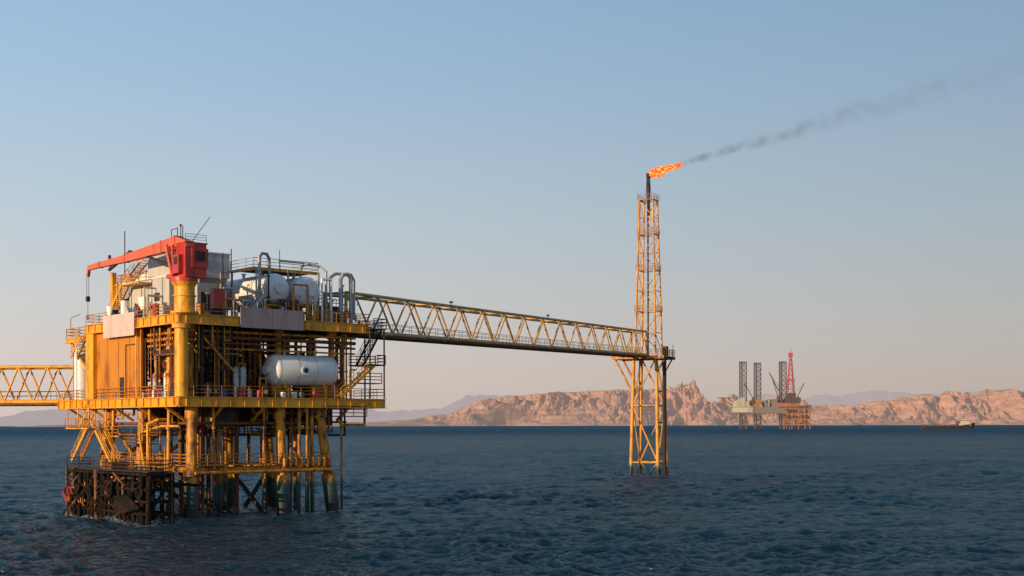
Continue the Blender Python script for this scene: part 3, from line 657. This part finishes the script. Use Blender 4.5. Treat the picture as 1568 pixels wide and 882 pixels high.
# ================================================================== SHIP
SH = empty('supply_ship', (800, 2400, 0), 0); sb = Bt('ship_hull', hB, SH); sw = Bt('superstructure', hW, SH); sd2 = Bt('deck_gear', hD, SH)
secs = [(-50, 6, 4.6), (-44, 9, 5), (-10, 10, 5), (20, 10, 6), (36, 9, 8.2), (46, 5, 10.2), (51, .6, 11.6)]
vs, fs = [], []
for x, w, h in secs: vs += [(x-(3 if x > 40 else 0), -w*.7, -2), (x, -w, h), (x, w, h), (x-(3 if x > 40 else 0), w*.7, -2)]
for i in range(len(secs)-1):
    for j in range(3): fs.append((i*4+j, i*4+4+j, i*4+5+j, i*4+1+j))
fs += [(0, 1, 2, 3), tuple(len(vs)-4+j for j in (3, 2, 1, 0))]; sb.add(vs, fs)
sw.box(20, 40, -7.5, 7.5, 6, 10.5); sw.box(23, 38, -6.5, 6.5, 10.5, 13.5); sw.box(27, 36, -6.5, 6.5, 13.5, 16.6); sd2.box(26.8, 36.2, -6.6, 6.6, 14.6, 15.6); sw.box(28, 34, -4, 4, 16.6, 18)
sd2.tube((30, 0, 17), (30, 0, 26), .5, 6); sd2.tube((27, 0, 22), (33, 0, 22), .3, 5); sd2.box(17, 21, -4, 4, 4.5, 14); sd2.box(-46, -40, -4, 4, 3.4, 8)
for x in (-36, -24, -12, 0, 9): sd2.box(x, x+8, -7, 7, 3.4, 5.4+random.uniform(1.2, 3))
sd2.tube((-43, 0, 7), (-43, 0, 15), .4, 5); sd2.tube((5, 0, 4), (5, 0, 15), .4, 5); sd2.tube((5, 0, 15), (-8, 0, 11), .3, 5)
for x in (sb, sw, sd2): x.done()

# ================================================================== MOUNTAINS
def vn(x, y, seed):
    xi, yi = np.floor(x), np.floor(y); xf, yf = x-xi, y-yi
    u, v = xf*xf*xf*(xf*(xf*6-15)+10), yf*yf*yf*(yf*(yf*6-15)+10)
    h = lambda a, b: np.modf(np.abs(np.sin(a*127.1+b*311.7+seed*74.7)*43758.5453))[0]
    return (h(xi, yi)*(1-u)+h(xi+1, yi)*u)*(1-v)+(h(xi, yi+1)*(1-u)+h(xi+1, yi+1)*u)*v
def gridmesh(name, X, Y, Z, m, smooth=True, attr=None):
    ny, nx = X.shape; me = bpy.data.meshes.new(name)
    co = np.stack([X, Y, Z], -1).reshape(-1, 3).astype(np.float32)
    i = np.arange((ny-1)*nx).reshape(ny-1, nx)[:, :-1].ravel()
    f = np.stack([i, i+1, i+nx+1, i+nx], 1).astype(np.int32)
    me.vertices.add(len(co)); me.vertices.foreach_set('co', co.ravel())
    me.loops.add(f.size); me.loops.foreach_set('vertex_index', f.ravel())
    me.polygons.add(len(f)); me.polygons.foreach_set('loop_start', np.arange(0, f.size, 4, dtype=np.int32)); me.polygons.foreach_set('loop_total', np.full(len(f), 4, np.int32))
    me.update(calc_edges=True); me.polygons.foreach_set('use_smooth', np.full(len(me.polygons), smooth, bool))
    if attr is not None:
        at = me.attributes.new('foam', 'FLOAT', 'POINT'); at.data.foreach_set('value', attr.astype(np.float32).ravel())
    me.materials.append(m); ob = bpy.data.objects.new(name, me); S.collection.objects.link(ob); return ob
def terrain(name, dist, depth, env_px, env_py, m, nx, ny, seed, x0, x1, lam, gain=.62, gul=.6):
    xs = np.linspace(x0, x1, nx); ys = np.linspace(dist, dist+depth, ny); X, Y = np.meshgrid(xs, ys)
    t = (Y-dist)/depth; rd_ = dist+depth*.45
    ex = (np.array(env_px)-784)/2000*rd_; eh = (650-np.array(env_py))/2000*rd_+9.7
    wx = X+(vn(X/lam*.8, Y/lam*.8, seed+9)-.5)*lam*.7
    wy = Y+(vn(X/lam*.9, Y/lam*.7, seed+19)-.5)*lam*.7
    env = np.interp(X+(vn(X/300, Y/500, seed+3)-.5)*120, ex, eh)
    prof = np.interp(t, [0, .05, .15, .3, .45, .55, 1], [0, .04, .14, .46, 1, .95, .3])
    h = 0; a = 1; tot = 0; l = lam
    for k in range(7):
        nn = 1-np.abs(2*vn(wx/l, wy/(l*1.7), seed+k)-1); h = h+a*nn**1.5; tot += a; a *= gain; l *= .5
    h /= tot
    fine = vn(wx/30, Y/45, seed+31)-.5+.5*(vn(wx/14, Y/22, seed+33)-.5)
    # gullies eroded down the slope, slanted so the low sun rakes across them
    gx = wx-.35*Y+(vn(X/220, Y/160, seed+51)-.5)*190
    g1 = np.abs(2*vn(gx/190, Y/900, seed+61)-1); g2 = np.abs(2*vn(gx/80, Y/420, seed+63)-1)
    gg = (g1*.65+g2*.35)
    Z = env*prof*(.30+1.15*h)+(h-.4)*env*.4*np.clip(t*8, 0, 1)+fine*7*np.clip(t*12, 0, 1)*(env/150)
    Z = Z+env*gul*(gg-.42)*np.clip(t*5, 0, 1)*(1-.5*np.clip((t-.3)*5, 0, 1))
    st = 38.0; zt = np.floor(Z/st)*st+st*np.clip((Z/st-np.floor(Z/st))*1.8-.4, 0, 1); Z = Z*.7+zt*.3
    Z = np.where(t < .01, -5, Z)
    cap = env*(.92+.12*vn(X/90, Y/300, seed+41)+.06*vn(X/260, Y/300, seed+43)); Z = np.minimum(Z, cap+5*fine)
    return gridmesh(name, X, Y, Z, m, False)
def rock(name, c1, c2, haze, f, zsc):  # rock tones with aerial haze blended in as emission
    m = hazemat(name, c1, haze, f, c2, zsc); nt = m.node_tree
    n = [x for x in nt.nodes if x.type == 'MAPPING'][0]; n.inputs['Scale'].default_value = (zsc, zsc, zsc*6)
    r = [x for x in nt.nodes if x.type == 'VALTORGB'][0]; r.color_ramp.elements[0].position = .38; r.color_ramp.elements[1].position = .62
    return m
MR = rock('hazy_desert_rock', (.54, .30, .18), (.31, .17, .11), (.47, .36, .33), .32, .006)
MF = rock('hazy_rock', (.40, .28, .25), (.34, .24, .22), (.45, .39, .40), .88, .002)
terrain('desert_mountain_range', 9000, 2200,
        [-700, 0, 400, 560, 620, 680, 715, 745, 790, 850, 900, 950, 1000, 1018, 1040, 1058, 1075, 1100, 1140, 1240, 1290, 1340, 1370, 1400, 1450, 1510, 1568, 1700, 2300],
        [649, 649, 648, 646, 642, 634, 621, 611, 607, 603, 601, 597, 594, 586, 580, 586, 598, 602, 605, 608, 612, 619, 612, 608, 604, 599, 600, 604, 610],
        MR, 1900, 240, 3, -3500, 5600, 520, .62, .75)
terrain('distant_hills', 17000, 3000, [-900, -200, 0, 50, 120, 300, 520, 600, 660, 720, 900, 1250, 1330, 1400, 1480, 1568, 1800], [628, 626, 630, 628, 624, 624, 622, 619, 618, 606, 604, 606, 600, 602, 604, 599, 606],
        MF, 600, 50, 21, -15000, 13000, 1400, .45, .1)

# ================================================================== SEA
ang = np.concatenate([np.linspace(-26, 26, 860), np.linspace(26, 334, 80)[1:]])*math.pi/180
rr_ = np.concatenate([np.geomspace(1, 22, 16)[:-1], np.geomspace(22, 70, 110)[:-1], np.geomspace(70, 700, 820)[:-1], np.geomspace(700, 2500, 130), np.geomspace(2500, 60000, 26)[1:]])
A_, R_ = np.meshgrid(ang, rr_); X = R_*np.sin(A_); Y = R_*np.cos(A_)
dr = np.gradient(rr_)[:, None]*np.ones_like(X); Z = np.zeros_like(X); DX = np.zeros_like(X); DY = np.zeros_like(X); SH_ = np.zeros_like(X)
for k in range(110):
    lam = .75*(15/.75)**(k/109); th = rad(-62+random.gauss(0, 48)); dx, dy = math.cos(th), math.sin(th)
    a = .0092*lam if lam < 2.2 else (.0062*lam if lam < 5 else .0027*lam)
    w = np.clip(lam/(2.5*dr)-.6, 0, 1); w[rr_ > 2300] = 0
    if lam < 3: w = w*(.45+1.1*vn(X/9+k, Y/13, 70+k % 5))
    kk = 2*math.pi/lam; ph = kk*(X*dx+Y*dy)+random.uniform(0, 6.28)
    cs = np.cos(ph); Z += w*a*cs; SH_ += w*a*kk*cs; DX -= w*a*dx*np.sin(ph); DY -= w*a*dy*np.sin(ph)
gust = .55+.8*vn(X/22, Y/34, 55)
# foam: breaking crests, and wash around every leg at the waterline
foam = np.clip((SH_*gust-.78)*2.2, 0, .55)*(vn(X/30, Y/40, 91) > .5)
ca, sa = math.cos(PA), math.sin(PA)
lp = [(PX+a*ca-b*sa, PY+a*sa+b*ca, .95) for a, b in [(1.7, .8), (13.1, .8), (19.6, .7), (1.8, 13.2), (13.1, 13.2), (19.4, 13.3), (1.5, 22.4), (16.6, .9), (14.8, .6)]]
lp += [(PX-5*ca-b*sa, PY-5*sa+b*ca, .4) for b in np.arange(-3, 16.1, 1.5)]
tc_, ts_ = math.cos(TA), math.sin(TA)
lp += [(TX+a*2.7*tc_-b*2.7*ts_, TY+a*2.7*ts_+b*2.7*tc_, .5) for a, b in ((-1, -1), (1, -1), (1, 1), (-1, 1))]
sl_ = slice(126, 780)
for lx, ly, lr in lp:
    d = np.hypot(X[sl_]-lx, (Y[sl_]-ly)*.7); foam[sl_] = np.maximum(foam[sl_], np.clip(1.1-np.abs(d-lr)/(.9+lr*.5), 0, 1)*.85)
sea_m = bpy.data.materials.new('sea_water'); sea_m.use_nodes = True; nt = sea_m.node_tree; N = nt.nodes; L = nt.links; N.clear()
o = N.new('ShaderNodeOutputMaterial')
g = N.new('ShaderNodeNewGeometry')
def noise(sc, det, stretch=(1, 1, 1)):
    mp = N.new('ShaderNodeMapping'); mp.inputs['Scale'].default_value = stretch; mp.inputs['Rotation'].default_value = (0, 0, .35)
    n = N.new('ShaderNodeTexNoise'); n.inputs['Scale'].default_value = sc; n.inputs['Detail'].default_value = det; n.inputs['Roughness'].default_value = .65
    L.new(g.outputs['Position'], mp.inputs[0]); L.new(mp.outputs[0], n.inputs['Vector']); return n.outputs['Fac']
n1 = noise(1.5, 7, (.8, 1.2, 1)); n2 = noise(.3, 5, (.7, 1.3, 1)); n3 = noise(.012, 4, (.6, 1.8, 1)); n4 = noise(.035, 5, (.5, 2.2, 1)); n5 = noise(3.2, 4, (1, 1, 1))
b1 = N.new('ShaderNodeBump'); b1.inputs['Strength'].default_value = 1; b1.inputs['Distance'].default_value = .8; L.new(n1, b1.inputs['Height'])
b2 = N.new('ShaderNodeBump'); b2.inputs['Strength'].default_value = 1; b2.inputs['Distance'].default_value = 2.4; L.new(n2, b2.inputs['Height']); L.new(b1.outputs[0], b2.inputs['Normal'])
r = N.new('ShaderNodeValToRGB'); r.color_ramp.elements[0].position = .35; r.color_ramp.elements[0].color = (.004, .022, .036, 1)
r.color_ramp.elements[1].position = .65; r.color_ramp.elements[1].color = (.008, .042, .064, 1); L.new(n3, r.inputs[0])
ln_ = N.new('ShaderNodeVectorMath'); ln_.operation = 'LENGTH'; L.new(g.outputs['Position'], ln_.inputs[0])
# open water far out: slopes smaller than the mesh are expressed as roughness and a lower effective Fresnel
fmr = N.new('ShaderNodeMapRange'); fmr.interpolation_type = 'SMOOTHSTEP'; L.new(ln_.outputs['Value'], fmr.inputs[0]); fmr.inputs[1].default_value = 150; fmr.inputs[2].default_value = 1800
far = fmr.outputs[0]
cm = N.new('ShaderNodeMixRGB'); L.new(far, cm.inputs[0]); L.new(r.outputs[0], cm.inputs[1]); cm.inputs[2].default_value = (.016, .066, .104, 1)
fa = N.new('ShaderNodeAttribute'); fa.attribute_name = 'foam'
fmask = M('MULTIPLY', fa.outputs['Fac'], M('MINIMUM', M('MAXIMUM', M('MULTIPLY', M('SUBTRACT', n5, .45), 6.0), 0.0), 1.0))
cf = N.new('ShaderNodeMixRGB'); L.new(fmask, cf.inputs[0]); L.new(cm.outputs[0], cf.inputs[1]); cf.inputs[2].default_value = (.62, .66, .68, 1)
df = N.new('ShaderNodeBsdfDiffuse'); L.new(cf.outputs[0], df.inputs[0]); L.new(b2.outputs[0], df.inputs['Normal'])
gl = N.new('ShaderNodeBsdfGlossy'); gl.inputs[0].default_value = (.80, .94, 1, 1); L.new(b2.outputs[0], gl.inputs['Normal'])
L.new(M('MULTIPLY_ADD', far, .20, .12), gl.inputs['Roughness'])
fr_ = N.new('ShaderNodeFresnel'); fr_.inputs[0].default_value = 1.33; L.new(b2.outputs[0], fr_.inputs['Normal'])
capf = M('MULTIPLY', M('MULTIPLY_ADD', far, -.74, .98), M('MULTIPLY_ADD', n4, .6, .72))
fac = M('MULTIPLY', M('MULTIPLY', fr_.outputs[0], capf), M('SUBTRACT', 1.0, fmask))
mxs = N.new('ShaderNodeMixShader'); L.new(fac, mxs.inputs[0]); L.new(df.outputs[0], mxs.inputs[1]); L.new(gl.outputs[0], mxs.inputs[2]); L.new(mxs.outputs[0], o.inputs[0])
gridmesh('sea', X+DX*gust, Y+DY*gust, Z*gust, sea_m, True, foam)

# ================================================================== WORKERS
def worker(a, b, z, face, col):
    E = empty('worker', (PX+a*math.cos(PA)-b*math.sin(PA), PY+a*math.sin(PA)+b*math.cos(PA), z), face)
    J = [((0, 0, .95), .15), ((0, 0, 1.2), .16), ((0, 0, 1.42), .17), ((0, 0, 1.53), .06), ((-.1, 0, .9), .1), ((-.11, .04, .5), .075), ((-.12, 0, .1), .055), ((-.12, .16, .04), .05),
         ((.1, 0, .9), .1), ((.12, -.03, .5), .075), ((.13, -.08, .1), .055), ((.13, .08, .04), .05), ((-.2, 0, 1.4), .07), ((-.27, 0, 1.12), .05), ((-.22, .2, .95), .038), ((.2, 0, 1.4), .07), ((.28, -.02, 1.12), .05), ((.26, .14, .9), .038)]
    ed = [(0, 1), (1, 2), (2, 3), (0, 4), (4, 5), (5, 6), (6, 7), (0, 8), (8, 9), (9, 10), (10, 11), (2, 12), (12, 13), (13, 14), (2, 15), (15, 16), (16, 17)]
    me = bpy.data.meshes.new('coverall'); me.from_pydata([j[0] for j in J], ed, []); o = bpy.data.objects.new('coverall', me); S.collection.objects.link(o); o.parent = E
    sk = o.modifiers.new('s', 'SKIN'); me.materials.append(col)
    for i, v in enumerate(me.skin_vertices[0].data): v.radius = (J[i][1], J[i][1]); v.use_root = (i == 0)
    o.modifiers.new('u', 'SUBSURF').levels = 1
    h = Bt('head', SKIN, E); h.revolve((0, .01, 1.5), (0, 0, 1), [(0, .05), (.06, .075), (.14, .09), (.2, .085), (.26, .04), (.27, 0)], 12); h.revolve((0, .08, 1.6), (0, 1, 0), [(0, .02), (.04, .005)], 6)
    for sx in (-.24, .26): h.ball((sx, .2 if sx < 0 else .14, .9), .045)
    h.done(); k = Bt('hard_hat', WHT, E); k.revolve((0, 0, 1.66), (0, 0, 1), [(0, .15), (.015, .12), (.08, .11), (.13, .06), (.145, 0)], 12); k.done()
SKIN = mat('skin', (.35, .2, .13), (.3, .16, .1), 3, .6)
COV = mat('orange_coverall', (.5, .09, .02), (.4, .07, .02), 3, .8); COB = mat('blue_coverall', (.03, .07, .2), (.02, .05, .15), 3, .8)
worker(.6, 7.6, 21.23, 1.9, COV); worker(.5, 10.4, 21.23, 4.2, COV); worker(.35, 5.0, 12.68, 2.2, COB); worker(.4, 12.2, 12.68, 0.4, COV); worker(21.0, .5, 21.23, 3.0, COV)

# ================================================================== LIGHT, SKY, CAMERA
SE = rad(11); saz = math.atan2(-.70, -.71)
sd = Vector((math.cos(saz)*math.cos(SE), math.sin(saz)*math.cos(SE), math.sin(SE)))
sl = bpy.data.lights.new('sun', 'SUN'); sl.energy = 5.0; sl.angle = rad(.5); sl.color = (1, .69, .40)
so_ = bpy.data.objects.new('sun', sl); S.collection.objects.link(so_); so_.rotation_euler = sd.to_track_quat('Z', 'Y').to_euler(); so_.location = (-200, -200, 120)
W = bpy.data.worlds.new('World'); S.world = W; W.use_nodes = True; nt = W.node_tree; N = nt.nodes; L = nt.links
bg = N['Background']; sky = N.new('ShaderNodeTexSky'); sky.sky_type = 'NISHITA'; sky.sun_disc = False; sky.sun_elevation = SE
sky.sun_rotation = math.atan2(sd.x, sd.y) % (2*math.pi); sky.air_density = 1.0; sky.dust_density = 1.5; sky.ozone_density = 2.0
tc = N.new('ShaderNodeTexCoord'); sp = N.new('ShaderNodeSeparateXYZ'); L.new(tc.outputs['Generated'], sp.inputs[0])
r = N.new('ShaderNodeValToRGB'); L.new(sp.outputs[2], r.inputs[0]); el = r.color_ramp.elements
for p_, c in [(.0, (.56, .46, .42)), (.035, (.57, .49, .455)), (.09, (.51, .505, .505)), (.16, (.42, .50, .56)), (.24, (.325, .455, .59)), (.34, (.25, .40, .59)), (.6, (.10, .22, .42))]:
    if p_ == 0: e = el[0]; e.position = 0
    elif p_ == .6: e = el[-1]; e.position = .6
    else: e = el.new(p_)
    e.color = (*c, 1)
# the sunlit west (left/behind) side of the haze is a little brighter and warmer
mrx = N.new('ShaderNodeMapRange'); L.new(sp.outputs[0], mrx.inputs[0]); mrx.inputs[1].default_value = -.45; mrx.inputs[2].default_value = .35; mrx.inputs[3].default_value = 1.34; mrx.inputs[4].default_value = .92
mult = N.new('ShaderNodeVectorMath'); mult.operation = 'SCALE'; L.new(r.outputs[0], mult.inputs[0]); L.new(mrx.outputs[0], mult.inputs['Scale'])
m2 = N.new('ShaderNodeVectorMath'); m2.operation = 'SCALE'; L.new(mult.outputs[0], m2.inputs[0]); m2.inputs['Scale'].default_value = 1/.12
mx = N.new('ShaderNodeMixRGB'); mx.inputs[0].default_value = .88; L.new(sky.outputs[0], mx.inputs[1]); L.new(m2.outputs[0], mx.inputs[2])
L.new(mx.outputs[0], bg.inputs[0]); bg.inputs[1].default_value = .12

cam = bpy.data.cameras.new('camera'); co = bpy.data.objects.new('camera', cam); S.collection.objects.link(co)
cam.sensor_width = 36; cam.lens = 36*2000/1568; cam.shift_y = 209/1568; cam.clip_start = .5; cam.clip_end = 90000
co.matrix_world = Matrix.Translation((0, 0, 9.7)) @ Matrix.Rotation(rad(.12), 4, 'Y') @ Matrix.Rotation(rad(90), 4, 'X')
S.camera = co
